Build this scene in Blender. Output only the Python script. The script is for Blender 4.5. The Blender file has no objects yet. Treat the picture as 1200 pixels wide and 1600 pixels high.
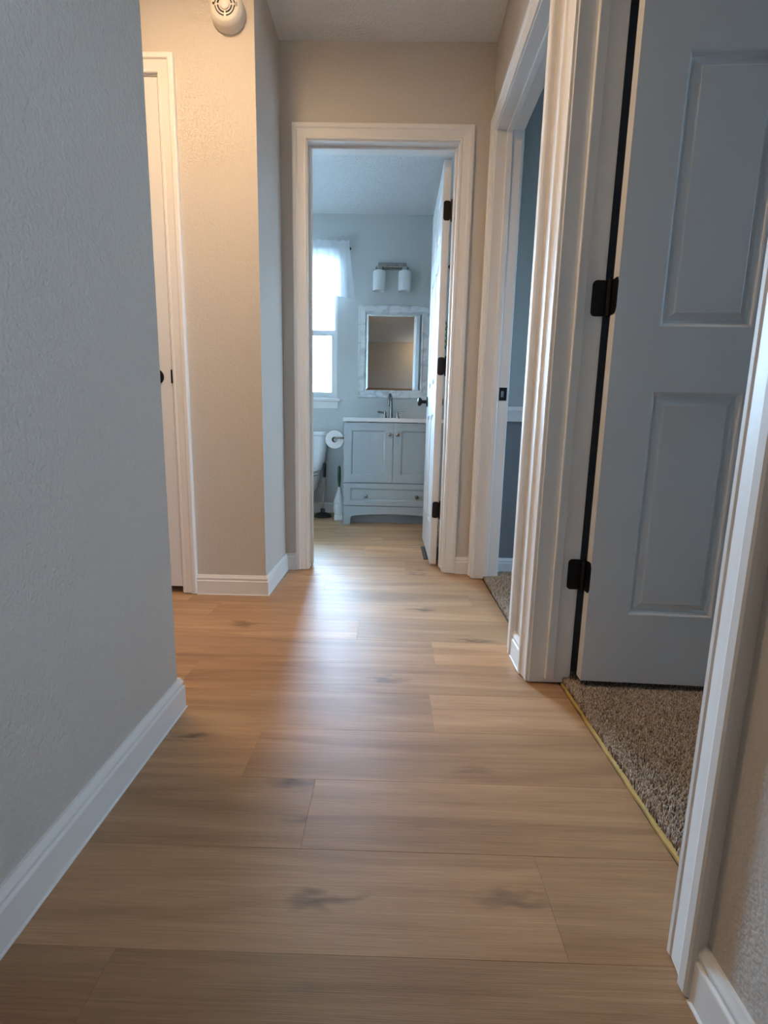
import bpy, bmesh, math, random
from mathutils import Vector, Matrix
import numpy as np

random.seed(7)
rng = np.random.default_rng(11)
scene = bpy.context.scene
COL = scene.collection

# ------------------------------------------------------------------ camera
CAM_H = 0.742
FPX = 761.0
cam_d = bpy.data.cameras.new('camera')
cam_d.sensor_fit = 'VERTICAL'
cam_d.sensor_height = 24.0
cam_d.lens = FPX / 1600.0 * 24.0
cam_d.clip_start = 0.02
cam = bpy.data.objects.new('camera', cam_d)
COL.objects.link(cam)
def cam_matrix(vp=(613.0, 670.0), vz=(507.0, 5246.0)):
    a = Vector((vp[0] - 600, vp[1] - 800, FPX)).normalized()      # world +Y in camera space (x right, y down, z forward)
    d = Vector((vz[0] - 600, vz[1] - 800, FPX)).normalized()      # world -Z
    z = -d
    x = a.cross(z).normalized()
    R = Matrix((x, a, z))                                         # world = R @ cam
    right, down, fwd = R.col[0], R.col[1], R.col[2]
    m = Matrix((right, -down, -fwd)).transposed().to_4x4()
    m.translation = Vector((0, 0, CAM_H))
    return m
cam.matrix_world = cam_matrix()
scene.camera = cam

# ------------------------------------------------------------------ world and exposure
SKY_COLOR = (0.43, 0.70, 1.0)
SKY_STRENGTH = 112.0
world = bpy.data.worlds.new('overcast_sky')
scene.world = world
world.use_nodes = True
bg = world.node_tree.nodes['Background']
bg.inputs[0].default_value = (*SKY_COLOR, 1)
bg.inputs[1].default_value = SKY_STRENGTH
scene.view_settings.view_transform = 'Standard'
scene.view_settings.look = 'None'
scene.view_settings.gamma = 1.0
scene.view_settings.use_curve_mapping = False
scene.view_settings.exposure = 0.0
LAMP_STRENGTH = 360.0
LAMP_COLOR = (1.0, 0.70, 0.425)
REAR_LAMP_STRENGTH = 19.0
scene.cycles.max_bounces = 14
scene.cycles.diffuse_bounces = 8
scene.cycles.transparent_max_bounces = 12

def portal(name, loc, rot, sx, sy):
    l = bpy.data.lights.new(name, 'AREA'); l.shape = 'RECTANGLE'; l.size = sx; l.size_y = sy
    l.cycles.is_portal = True
    o = bpy.data.objects.new(name, l); o.location = loc; o.rotation_euler = rot; COL.objects.link(o)
    return o

# ------------------------------------------------------------------ materials
def new_mat(name):
    m = bpy.data.materials.new(name); m.use_nodes = True
    nt = m.node_tree
    return m, nt, nt.nodes['Principled BSDF']
def N(nt, t, **kw):
    n = nt.nodes.new(t)
    for k, v in kw.items(): setattr(n, k, v)
    return n
def plain(name, col, rough=0.5, metal=0.0, spec=0.5, bump=None, var=0.0):
    """bump = (scale, distance); var = slight tonal unevenness of the paint itself"""
    m, nt, b = new_mat(name)
    b.inputs['Base Color'].default_value = (*col, 1)
    b.inputs['Roughness'].default_value = rough
    b.inputs['Metallic'].default_value = metal
    b.inputs['Specular IOR Level'].default_value = spec
    if bump or var:
        tc = N(nt, 'ShaderNodeTexCoord')
        no = N(nt, 'ShaderNodeTexNoise')
        no.inputs['Scale'].default_value = bump[0] if bump else 30
        no.inputs['Detail'].default_value = 2.5
        nt.links.new(tc.outputs['Object'], no.inputs['Vector'])
        if bump:
            bp = N(nt, 'ShaderNodeBump')
            bp.inputs['Distance'].default_value = bump[1]
            bp.inputs['Strength'].default_value = 1.0
            nt.links.new(no.outputs['Fac'], bp.inputs['Height'])
            nt.links.new(bp.outputs['Normal'], b.inputs['Normal'])
        if var:
            mx = N(nt, 'ShaderNodeMix', data_type='RGBA')
            mx.inputs['A'].default_value = (*[c * (1 - var) for c in col], 1)
            mx.inputs['B'].default_value = (*[min(1, c * (1 + var)) for c in col], 1)
            nt.links.new(no.outputs['Fac'], mx.inputs['Factor'])
            nt.links.new(mx.outputs['Result'], b.inputs['Base Color'])
    return m

def wall_paint(name, col, scale=190, dist=0.0009):
    """orange-peel sprayed drywall under satin paint"""
    m, nt, b = new_mat(name)
    b.inputs['Base Color'].default_value = (*col, 1)
    b.inputs['Roughness'].default_value = 0.68
    b.inputs['Specular IOR Level'].default_value = 0.28
    tc = N(nt, 'ShaderNodeTexCoord')
    no = N(nt, 'ShaderNodeTexNoise'); no.inputs['Scale'].default_value = scale; no.inputs['Detail'].default_value = 1.5
    no2 = N(nt, 'ShaderNodeTexNoise'); no2.inputs['Scale'].default_value = scale * 0.45; no2.inputs['Detail'].default_value = 1.0
    nt.links.new(tc.outputs['Object'], no.inputs['Vector']); nt.links.new(tc.outputs['Object'], no2.inputs['Vector'])
    ad = N(nt, 'ShaderNodeMath', operation='ADD')
    nt.links.new(no.outputs['Fac'], ad.inputs[0]); nt.links.new(no2.outputs['Fac'], ad.inputs[1])
    cr = N(nt, 'ShaderNodeMapRange'); cr.inputs['From Min'].default_value = 0.75; cr.inputs['From Max'].default_value = 1.25
    nt.links.new(ad.outputs[0], cr.inputs['Value'])
    bp = N(nt, 'ShaderNodeBump'); bp.inputs['Distance'].default_value = dist; bp.inputs['Strength'].default_value = 0.55
    nt.links.new(cr.outputs[0], bp.inputs['Height'])
    nt.links.new(bp.outputs['Normal'], b.inputs['Normal'])
    return m

def wood_floor():
    m, nt, b = new_mat('oak_vinyl_plank')
    L = nt.links.new
    tc = N(nt, 'ShaderNodeTexCoord'); oi = N(nt, 'ShaderNodeObjectInfo')
    off = N(nt, 'ShaderNodeVectorMath', operation='SCALE'); off.inputs[0].default_value = (37.0, 91.0, 13.0)
    L(oi.outputs['Random'], off.inputs['Scale'])
    pos = N(nt, 'ShaderNodeVectorMath', operation='ADD')
    L(tc.outputs['Object'], pos.inputs[0]); L(off.outputs[0], pos.inputs[1])
    def stretched(sx, sy, scale, detail, dist=0.0, rough=0.55):
        mp = N(nt, 'ShaderNodeMapping'); mp.inputs['Scale'].default_value = (sx, sy, 1)
        L(pos.outputs[0], mp.inputs['Vector'])
        no = N(nt, 'ShaderNodeTexNoise')
        no.inputs['Scale'].default_value = scale; no.inputs['Detail'].default_value = detail
        no.inputs['Distortion'].default_value = dist; no.inputs['Roughness'].default_value = rough
        L(mp.outputs[0], no.inputs['Vector'])
        return no
    broad = stretched(0.8, 10.0, 1.6, 4.0, 0.9)
    grain = stretched(0.9, 75.0, 4.0, 6.0, 0.3, 0.7)
    fine = stretched(3.0, 220.0, 4.0, 2.0)
    ramp = N(nt, 'ShaderNodeValToRGB')
    e = ramp.color_ramp.elements
    e[0].position = 0.22; e[0].color = (0.270, 0.140, 0.068, 1)
    e[1].position = 0.80; e[1].color = (0.550, 0.335, 0.180, 1)
    mid = e.new(0.5); mid.color = (0.420, 0.240, 0.122, 1)
    L(broad.outputs['Fac'], ramp.inputs['Fac'])
    gr = N(nt, 'ShaderNodeMapRange')
    gr.inputs['From Min'].default_value = 0.32; gr.inputs['From Max'].default_value = 0.62
    gr.inputs['To Min'].default_value = 0.86; gr.inputs['To Max'].default_value = 1.08
    L(grain.outputs['Fac'], gr.inputs['Value'])
    m1 = N(nt, 'ShaderNodeVectorMath', operation='SCALE')
    L(ramp.outputs['Color'], m1.inputs[0]); L(gr.outputs[0], m1.inputs['Scale'])
    fr = N(nt, 'ShaderNodeMapRange')
    fr.inputs['From Min'].default_value = 0.35; fr.inputs['From Max'].default_value = 0.65
    fr.inputs['To Min'].default_value = 0.93; fr.inputs['To Max'].default_value = 1.06
    L(fine.outputs['Fac'], fr.inputs['Value'])
    m1b = N(nt, 'ShaderNodeVectorMath', operation='SCALE')
    L(m1.outputs[0], m1b.inputs[0]); L(fr.outputs[0], m1b.inputs['Scale'])
    # knots: rare dark spots with drawn-out tails along the board
    mpk = N(nt, 'ShaderNodeMapping'); mpk.inputs['Scale'].default_value = (2.6, 10.0, 1)
    warp = stretched(3.0, 8.0, 3.0, 2.0)
    wv = N(nt, 'ShaderNodeVectorMath', operation='SCALE'); wv.inputs['Scale'].default_value = 0.12
    L(warp.outputs['Color'], wv.inputs[0])
    pk = N(nt, 'ShaderNodeVectorMath', operation='ADD'); L(pos.outputs[0], pk.inputs[0]); L(wv.outputs[0], pk.inputs[1])
    L(pk.outputs[0], mpk.inputs['Vector'])
    vo = N(nt, 'ShaderNodeTexVoronoi'); vo.inputs['Scale'].default_value = 1.0; vo.inputs['Randomness'].default_value = 1.0
    L(mpk.outputs[0], vo.inputs['Vector'])
    kr = N(nt, 'ShaderNodeMapRange'); kr.inputs['From Min'].default_value = 0.02; kr.inputs['From Max'].default_value = 0.21
    kr.inputs['To Min'].default_value = 1.0; kr.inputs['To Max'].default_value = 0.0
    L(vo.outputs['Distance'], kr.inputs['Value'])
    sep = N(nt, 'ShaderNodeSeparateColor'); L(vo.outputs['Color'], sep.inputs[0])
    th = N(nt, 'ShaderNodeMath', operation='GREATER_THAN'); th.inputs[1].default_value = 0.50
    L(sep.outputs[0], th.inputs[0])
    km = N(nt, 'ShaderNodeMath', operation='MULTIPLY'); L(kr.outputs[0], km.inputs[0]); L(th.outputs[0], km.inputs[1])
    km2 = N(nt, 'ShaderNodeMath', operation='MULTIPLY'); L(km.outputs[0], km2.inputs[0]); km2.inputs[1].default_value = .75
    mk = N(nt, 'ShaderNodeMix', data_type='RGBA'); mk.inputs['B'].default_value = (0.075, 0.042, 0.026, 1)
    L(km2.outputs[0], mk.inputs['Factor']); L(m1b.outputs[0], mk.inputs['A'])
    # tone of this very board
    tint = N(nt, 'ShaderNodeMix', data_type='RGBA', blend_type='MULTIPLY'); tint.inputs['Factor'].default_value = 1.0
    L(mk.outputs['Result'], tint.inputs['A']); L(oi.outputs['Color'], tint.inputs['B'])
    L(tint.outputs['Result'], b.inputs['Base Color'])
    rr = N(nt, 'ShaderNodeMapRange'); rr.inputs['To Min'].default_value = 0.36; rr.inputs['To Max'].default_value = 0.50
    L(fine.outputs['Fac'], rr.inputs['Value']); L(rr.outputs[0], b.inputs['Roughness'])
    b.inputs['Specular IOR Level'].default_value = 0.5
    bp = N(nt, 'ShaderNodeBump'); bp.inputs['Distance'].default_value = 0.0006; bp.inputs['Strength'].default_value = 0.5
    L(fine.outputs['Fac'], bp.inputs['Height']); L(bp.outputs['Normal'], b.inputs['Normal'])
    return m

def carpet_mat():
    m, nt, b = new_mat('carpet_pile')
    at = N(nt, 'ShaderNodeVertexColor'); at.layer_name = 'yarn'
    nt.links.new(at.outputs['Color'], b.inputs['Base Color'])
    b.inputs['Roughness'].default_value = 0.95; b.inputs['Specular IOR Level'].default_value = 0.1
    return m

def carpet_back_mat():
    m, nt, b = new_mat('carpet_ground')
    tc = N(nt, 'ShaderNodeTexCoord')
    no = N(nt, 'ShaderNodeTexNoise'); no.inputs['Scale'].default_value = 260; no.inputs['Detail'].default_value = 3
    nt.links.new(tc.outputs['Object'], no.inputs['Vector'])
    r = N(nt, 'ShaderNodeValToRGB'); e = r.color_ramp.elements
    e[0].position = .3; e[0].color = (.10, .075, .058, 1); e[1].position = .7; e[1].color = (.40, .32, .25, 1)
    nt.links.new(no.outputs['Fac'], r.inputs['Fac']); nt.links.new(r.outputs['Color'], b.inputs['Base Color'])
    bp = N(nt, 'ShaderNodeBump'); bp.inputs['Distance'].default_value = .006
    nt.links.new(no.outputs['Fac'], bp.inputs['Height']); nt.links.new(bp.outputs['Normal'], b.inputs['Normal'])
    b.inputs['Roughness'].default_value = 1.0; b.inputs['Specular IOR Level'].default_value = 0.05
    return m

def whitewash_mat():
    """white-painted distressed board with grey scratches showing through"""
    m, nt, b = new_mat('whitewashed_board')
    tc = N(nt, 'ShaderNodeTexCoord')
    mp = N(nt, 'ShaderNodeMapping'); mp.inputs['Rotation'].default_value = (0.2, 0.5, 0.3); mp.inputs['Scale'].default_value = (3, 6, 5)
    nt.links.new(tc.outputs['Object'], mp.inputs['Vector'])
    no = N(nt, 'ShaderNodeTexNoise'); no.inputs['Scale'].default_value = 2.4; no.inputs['Detail'].default_value = 6; no.inputs['Distortion'].default_value = 1.6
    nt.links.new(mp.outputs[0], no.inputs['Vector'])
    r = N(nt, 'ShaderNodeValToRGB'); e = r.color_ramp.elements
    e[0].position = .34; e[0].color = (.50, .51, .54, 1); e[1].position = .52; e[1].color = (.80, .80, .80, 1)
    nt.links.new(no.outputs['Fac'], r.inputs['Fac']); nt.links.new(r.outputs['Color'], b.inputs['Base Color'])
    b.inputs['Roughness'].default_value = .5
    return m

def pane_mat():
    m, nt, b = new_mat('window_glass')
    out = nt.nodes['Material Output']
    tr = N(nt, 'ShaderNodeBsdfTransparent'); gl = N(nt, 'ShaderNodeBsdfGlossy'); gl.inputs['Roughness'].default_value = 0.02
    fr = N(nt, 'ShaderNodeFresnel'); fr.inputs['IOR'].default_value = 1.45
    mx = N(nt, 'ShaderNodeMixShader')
    nt.links.new(fr.outputs[0], mx.inputs[0]); nt.links.new(tr.outputs[0], mx.inputs[1]); nt.links.new(gl.outputs[0], mx.inputs[2])
    nt.links.new(mx.outputs[0], out.inputs['Surface'])
    return m

def cloth_mat():
    m, nt, b = new_mat('sheer_white_cotton')
    out = nt.nodes['Material Output']
    df = N(nt, 'ShaderNodeBsdfDiffuse'); df.inputs[0].default_value = (.85, .85, .86, 1)
    tl = N(nt, 'ShaderNodeBsdfTranslucent'); tl.inputs[0].default_value = (.85, .86, .88, 1)
    tr = N(nt, 'ShaderNodeBsdfTransparent')
    m1 = N(nt, 'ShaderNodeMixShader'); m1.inputs[0].default_value = .45
    m2 = N(nt, 'ShaderNodeMixShader'); m2.inputs[0].default_value = .07
    nt.links.new(df.outputs[0], m1.inputs[1]); nt.links.new(tl.outputs[0], m1.inputs[2])
    nt.links.new(m1.outputs[0], m2.inputs[1]); nt.links.new(tr.outputs[0], m2.inputs[2])
    nt.links.new(m2.outputs[0], out.inputs['Surface'])
    return m

def emissive(name, col, strength):
    m, nt, b = new_mat(name)
    b.inputs['Base Color'].default_value = (.9, .88, .85, 1)
    b.inputs['Emission Color'].default_value = (*col, 1); b.inputs['Emission Strength'].default_value = strength
    return m

PAINT = wall_paint('greige_wall_paint', (.60, .555, .50))
PAINT_LEFT = wall_paint('greige_wall_paint_heavier_spray', (.60, .555, .50), 170, .0027)
PAINT_BATH = wall_paint('bathroom_wall_paint', (.56, .565, .55))
PAINT_ROOM = wall_paint('slate_blue_wall_paint', (.42, .45, .43))
PAINT_LOW_GAP_SHADE = wall_paint('charcoal_wall_paint_and_gap_shade', (.22, .22, .235))
CEIL = wall_paint('ceiling_paint', (.80, .80, .80), 90, .004)
TRIM = plain('white_trim_paint', (.82, .80, .77), .46, spec=.4)
DOORW = plain('white_door_paint', (.76, .75, .74), .38, bump=(220, .0003))
WOOD = wood_floor()
SUB = plain('underlayment', (.12, .09, .06), .9)
BLACK = plain('oil_rubbed_bronze', (.018, .014, .013), .38, .6)
CARPET = carpet_mat(); CARPET_B = carpet_back_mat()
TACK = plain('yellow_tack_strip_wood', (.50, .33, .10), .7, var=.25)
VAN = plain('grey_cabinet_paint', (.36, .40, .415), .42)
TOPW = plain('cultured_marble', (.82, .81, .80), .2)
NICKEL = plain('brushed_nickel', (.33, .32, .30), .24, 1.0)
PORC = plain('white_porcelain', (.82, .83, .84), .12)
PLASTIC = plain('ivory_plastic', (.80, .765, .70), .38)
SLOT = plain('dark_slot', (.02, .018, .016), .7)
MIRROR = plain('mirror_silver', (.86, .88, .86), .01, 1.0)
WASH = whitewash_mat()
GLASS = pane_mat()
CLOTH = cloth_mat()
VINYL = plain('white_window_vinyl', (.80, .81, .82), .35)
FROST = plain('frosted_white_glass', (.84, .85, .86), .35)
RUBBER = plain('black_rubber', (.02, .018, .018), .55)
PAPER = plain('toilet_paper', (.82, .81, .79), .95)
CARD = plain('cardboard_core', (.30, .22, .15), .9)
GREEN = plain('dark_green_plastic', (.01, .06, .035), .25)
CLEARP = plain('milky_ribbed_plastic', (.66, .68, .68), .2)
WOODST = plain('plunger_stick_wood', (.42, .33, .25), .5)
VENTM = plain('dark_bronze_vent', (.10, .085, .075), .35, .7)
LEAF = plain('dusty_green_leaf', (.10, .22, .12), .6)
CAULK = plain('white_caulk', (.80, .79, .77), .5)
GROUND = plain('pale_concrete', (.55, .56, .56), .9)
LAMPG = emissive('lit_lamp_glass', LAMP_COLOR, LAMP_STRENGTH)
LAMPG2 = emissive('lit_lamp_glass_dimmer', LAMP_COLOR, REAR_LAMP_STRENGTH)

# ------------------------------------------------------------------ mesh helpers
class MB:
    def __init__(self): self.bm = bmesh.new()
    def box(self, x0, x1, y0, y1, z0, z1, bev=0.0, seg=2):
        vs = [self.bm.verts.new((x, y, z)) for x in (x0, x1) for y in (y0, y1) for z in (z0, z1)]
        f = [(0,1,3,2), (4,6,7,5), (0,4,5,1), (2,3,7,6), (0,2,6,4), (1,5,7,3)]
        fs = [self.bm.faces.new([vs[i] for i in q]) for q in f]
        if bev > 0:
            ed = set()
            for q in fs: ed.update(q.edges)
            bmesh.ops.bevel(self.bm, geom=list(ed), offset=bev, segments=seg, profile=.5, affect='EDGES')
        return self
    def rings(self, rings, closed=True, cap0=True, cap1=True):
        """loft through rings of equal length"""
        vr = [[self.bm.verts.new(p) for p in r] for r in rings]
        n = len(vr[0])
        for a, b in zip(vr[:-1], vr[1:]):
            for i in range(n if closed else n - 1):
                j = (i + 1) % n
                try: self.bm.faces.new((a[i], a[j], b[j], b[i]))
                except ValueError: pass
        if cap0 and closed: self.bm.faces.new(list(reversed(vr[0])))
        if cap1 and closed: self.bm.faces.new(vr[-1])
        return self
    def lathe(self, prof, c=(0, 0, 0), axis='Z', n=32, cap0=True, cap1=True, squash=(1, 1)):
        """prof: (radius, height) list, axis through c"""
        R = []
        for r, h in prof:
            ring = []
            for i in range(n):
                a = 2 * math.pi * i / n
                u, v = max(r, 1e-5) * math.cos(a) * squash[0], max(r, 1e-5) * math.sin(a) * squash[1]
                if axis == 'Z': p = (c[0] + u, c[1] + v, c[2] + h)
                elif axis == 'Y': p = (c[0] + u, c[1] + h, c[2] + v)
                else: p = (c[0] + h, c[1] + u, c[2] + v)
                ring.append(p)
            R.append(ring)
        return self.rings(R, True, cap0, cap1)
    def tube(self, pts, r, n=12):
        pts = [Vector(p) for p in pts]
        rad = r if isinstance(r, (list, tuple)) else [r] * len(pts)
        up = Vector((0.013, 0.021, 1)).normalized()
        R = []
        for i, p in enumerate(pts):
            t = (pts[min(i + 1, len(pts) - 1)] - pts[max(i - 1, 0)]).normalized()
            if abs(t.dot(up)) > .98: uu = Vector((1, 0.02, 0.01))
            else: uu = up
            a = t.cross(uu).normalized(); b = t.cross(a).normalized()
            if R:
                pa = prev_a - t * prev_a.dot(t)
                a = pa.normalized(); b = t.cross(a).normalized()
            prev_a = a
            R.append([p + (a * math.cos(2 * math.pi * k / n) + b * math.sin(2 * math.pi * k / n)) * rad[i] for k in range(n)])
        return self.rings(R)
    def prism(self, poly, fn, d0, d1):
        """poly of (u, v); fn(u, v, d) -> point; extrude from d0 to d1"""
        return self.rings([[fn(u, v, d0) for u, v in poly], [fn(u, v, d1) for u, v in poly]])
    def poly(self, pts):
        self.bm.faces.new([self.bm.verts.new(p) for p in pts]); return self
    def build(self, name, mat, parent=None, smooth=False, bevel=0.0, origin=None, sharp=38):
        bmesh.ops.remove_doubles(self.bm, verts=self.bm.verts[:], dist=1e-6)
        bmesh.ops.recalc_face_normals(self.bm, faces=self.bm.faces[:])
        me = bpy.data.meshes.new(name)
        o = bpy.data.objects.new(name, me)
        COL.objects.link(o)
        base = Vector((0, 0, 0))
        if parent is not None:
            p = parent
            while p is not None: base += p.location; p = p.parent
            o.parent = parent
        loc = Vector((0, 0, 0))
        if origin is not None: loc = Vector(origin) - base
        self.bm.transform(Matrix.Translation(-(base + loc)))
        o.location = loc
        self.bm.to_mesh(me); self.bm.free()
        if smooth:
            for p in me.polygons: p.use_smooth = True
            try:
                me.set_sharp_from_angle(angle=math.radians(sharp))
            except Exception: pass
        for mm in (mat if isinstance(mat, (list, tuple)) else [mat]): me.materials.append(mm)
        if bevel > 0:
            md = o.modifiers.new('bevel', 'BEVEL'); md.width = bevel; md.segments = 2; md.limit_method = 'ANGLE'
        return o

def empty(name, loc, parent=None):
    o = bpy.data.objects.new(name, None); o.empty_display_size = .1
    o.location = loc; COL.objects.link(o)
    if parent is not None:
        base = Vector((0, 0, 0)); p = parent
        while p is not None: base += p.location; p = p.parent
        o.parent = parent; o.location = Vector(loc) - base
    return o
def tag(o, label=None, cat=None, group=None, kind=None):
    if label: o['label'] = label
    if cat: o['category'] = cat
    if group: o['group'] = group
    if kind: o['kind'] = kind
    return o
def struct(o, label=None, cat=None): return tag(o, label, cat, kind='structure')

# ------------------------------------------------------------------ key dimensions
H = 2.435                     # ceiling
XL, XR = -0.545, 0.425        # hall side walls
XRO = 0.54                    # far face of the right wall
YB, YBO = 2.48, 2.595         # hall end wall, front and bathroom side
YP, YPO = 2.07, 2.185         # side passage far wall
YC, YCN = 1.17, 1.055         # side passage near wall
BX0, BX1, BY1 = -1.60, 0.75, 4.25     # bathroom
RX1 = 3.40                    # rooms to the right
HY0 = -0.35                   # where the hall opens behind the camera
CY0 = -1.62                   # wall behind the camera
CX0, CX1 = -3.2, 3.4
DT = 2.035                    # door opening height (under the head jamb)
JT = 0.018

# ------------------------------------------------------------------ floor
floor = MB().box(CX0 - .2, RX1 + .2, CY0 - .2, BY1 + .2, -.12, -.006).build('floor', SUB)
struct(floor, 'oak-coloured vinyl plank floor laid across the hallway', 'floor')
PW, PL, G = 0.1755, 1.22, 0.0002
seams = {-1: -.306, -2: -.147, -3: .269, 0: .122, 2: .155, 3: -.111, 4: -.71, 8: .085, 10: -.155,
         1: -.60, 5: .36, 6: -.30, 7: -.52, 9: -.50, -4: -.38, -5: .05, 11: .33, 12: -.05, 13: -.4, 14: .2}
tone = {(10, 1): 1.32, (2, 1): 1.16, (0, 1): 1.10, (-3, 0): 1.02, (-3, 1): .86, (-1, 1): .92, (-1, 0): 1.03, (-2, 0): .88, (3, 0): 1.18,
        (8, 0): 1.15, (8, 1): .98, (4, 0): 1.08, (1, 1): .98, (9, 1): 1.05, (-4, 1): .88, (-4, 0): .85}
def rowspan(y0, y1):
    ym = (y0 + y1) / 2
    if ym > YBO - .03: return BX0, BX1
    if ym < HY0: return CX0, CX1
    if YC - .1 < ym < YP + .1: x0 = -2.4
    else: x0 = XL - .1
    x1 = .472 if 1.55 < ym < 2.45 else .516
    return x0, x1
for j in range(-16, 18):
    y0 = 1.104 + PW * j; y1 = y0 + PW
    if y0 >= BY1 or y1 <= CY0: continue
    x0, x1 = rowspan(y0, y1)
    s = seams.get(j, random.uniform(-.6, .6))
    k = math.floor((x0 - s) / PL)
    while s + k * PL < x1:
        a, b = max(x0, s + k * PL), min(x1, s + (k + 1) * PL)
        idx = k + 1
        k += 1
        if b - a < .02: continue
        p = MB().box(a + G / 2, b - G / 2, y0 + G / 2, y1 - G / 2, -.006, 0, .0004, 1).build('plank', WOOD, floor, origin=(a, y0, 0))
        t = tone.get((j, idx), random.uniform(.90, 1.10))
        w = random.uniform(-.02, .02)
        p.color = (t * (1 + w), t, t * (1 - w), 1)

# ------------------------------------------------------------------ ceiling, walls
struct(MB().box(CX0 - .2, RX1 + .2, CY0 - .2, BY1 + .2, H, H + .12).build('ceiling', CEIL), 'white textured ceiling above the hallway', 'ceiling')
def wall(name, boxes, mat, label, bevel=0):
    m = MB()
    for b in boxes: m.box(*b)
    return struct(m.build(name, mat, bevel=bevel), label, 'wall')
wall('wall_left', [(XL - .115, XL, HY0, YC, 0, H)], PAINT_LEFT, 'grey textured wall on the left in the foreground', .004)
wall('wall_passage_near', [(-2.4, XL - .115, YCN, YC, 0, H)], PAINT, 'near wall of the side passage')
CA0, CA1 = -1.685, -0.917           # closet opening
wall('wall_passage', [(-2.515, CA0 - JT, YP, YPO, 0, H), (CA1 + JT, XL, YP, YPO, 0, H), (CA0 - JT, CA1 + JT, YP, YPO, DT + JT, H),
                      (XL - .115, XL, YPO, YB, 0, H)], PAINT, 'warm beige wall with the smoke detector', 0)
wall('wall_passage_end', [(-2.515, -2.4, YCN, YP, 0, H)], PAINT, 'end wall of the side passage')
wall('wall_closet', [(-1.80, -1.70, YPO, YB + .01, 0, H)], PAINT, 'side wall of the closet')
BA0, BA1 = -0.420, 0.275            # bathroom opening
wall('wall_back', [(BX0 - .1, BA0 - JT, YB, YBO, 0, H), (BA1 + JT, XRO - .06, YB, YBO, 0, H), (BA0 - JT, BA1 + JT, YB, YBO, DT + JT, H)],
     PAINT, 'beige end wall around the bathroom doorway')
NA0, NA1 = 0.605, 1.360             # near doorway
MA0, MA1 = 1.605, 2.380             # middle doorway
wall('wall_right', [(XR, XRO, HY0, NA0 - JT, 0, H), (XR, XRO, NA1 + JT, MA0 - JT, 0, H), (XR, XRO, MA1 + JT, YB, 0, H),
                    (XR, XRO, NA0 - JT, NA1 + JT, DT + JT, H), (XR, XRO, MA0 - JT, MA1 + JT, DT + JT, H)], PAINT, 'beige wall on the right with two doorways')
# rooms on the right
wall('wall_room_back', [(XRO - .06, RX1, YB, YBO, .82, H)], PAINT_ROOM, 'slate blue wall above the chair rail in the far room')
wall('wall_room_back_lower', [(XRO - .06, RX1, YB, YBO, 0, .82)], PAINT_LOW_GAP_SHADE, 'charcoal wall below the chair rail in the far room')
wall('wall_room_divider', [(XRO, RX1, 1.44, 1.53, 0, H)], PAINT_LOW_GAP_SHADE, 'wall between the two right-hand rooms')  # dark colour stands in for shade in the near door's hinge gap
wall('wall_room_front', [(XRO, RX1, HY0, HY0 + .115, 0, H)], PAINT_ROOM, 'front wall of the near right-hand room')
W2 = (.70, 1.06, 1.50, 1.95)        # near room window  y0 y1 z0 z1
W3 = (1.80, 2.25, 1.00, 1.80)       # far room window
W4 = (-1.20, -.80, 1.20, 1.75)
W5 = (-1.12, -.88, 1.40, 1.72)
W6 = (.86, 1.25, 1.18, 1.64)       # unseen rear window, added to brighten the left hall wall: x0 x1 z0 z1      # windows at both ends of the space behind the camera
def wall_x(name, x0, x1, y0, y1, wins, mat, label):
    bs = []; y = y0
    for a, b, c, d in wins:
        bs += [(x0, x1, y, a, 0, H), (x0, x1, a, b, 0, c), (x0, x1, a, b, d, H)]; y = b
    bs.append((x0, x1, y, y1, 0, H))
    return wall(name, bs, mat, label)
wall_x('wall_outer_right', RX1, RX1 + .14, CY0 - .1, YBO, [W4, W2, W3], PAINT_ROOM, 'outer wall on the right with windows')
wall_x('wall_outer_left', CX0 - .14, CX0, CY0 - .1, HY0 + .1, [W5], PAINT, 'outer wall on the left with a window')
wall('wall_behind', [(CX0, W6[0], CY0 - .115, CY0, 0, H), (W6[1], CX1, CY0 - .115, CY0, 0, H), (W6[0], W6[1], CY0 - .115, CY0, 0, W6[2]), (W6[0], W6[1], CY0 - .115, CY0, W6[3], H)], PAINT, 'wall behind the camera')
wall('wall_behind_left', [(CX0, XL - .115, HY0, HY0 + .115, 0, H)], PAINT, 'wall to the left of the hall behind the camera')
# bathroom
BW = (-1.30, -.474, .985, 2.12)    # window x0 x1 z0 z1
wall('wall_bathroom_back', [(BX0, BW[0], BY1, BY1 + .14, 0, H), (BW[1], BX1, BY1, BY1 + .14, 0, H), (BW[0], BW[1], BY1, BY1 + .14, 0, BW[2]), (BW[0], BW[1], BY1, BY1 + .14, BW[3], H)],
     PAINT_BATH, 'pale grey bathroom wall with window and mirror')
wall('wall_bathroom_left', [(BX0 - .1, BX0, YBO, BY1 + .14, 0, H)], PAINT_BATH, 'left bathroom wall')
wall('wall_bathroom_right', [(BX1, BX1 + .1, YBO, BY1 + .14, 0, H)], PAINT_BATH, 'right bathroom wall')
struct(MB().box(-40, 40, -40, 40, -.5, -.4).build('ground', GROUND), 'ground outside the house', 'ground')

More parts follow.
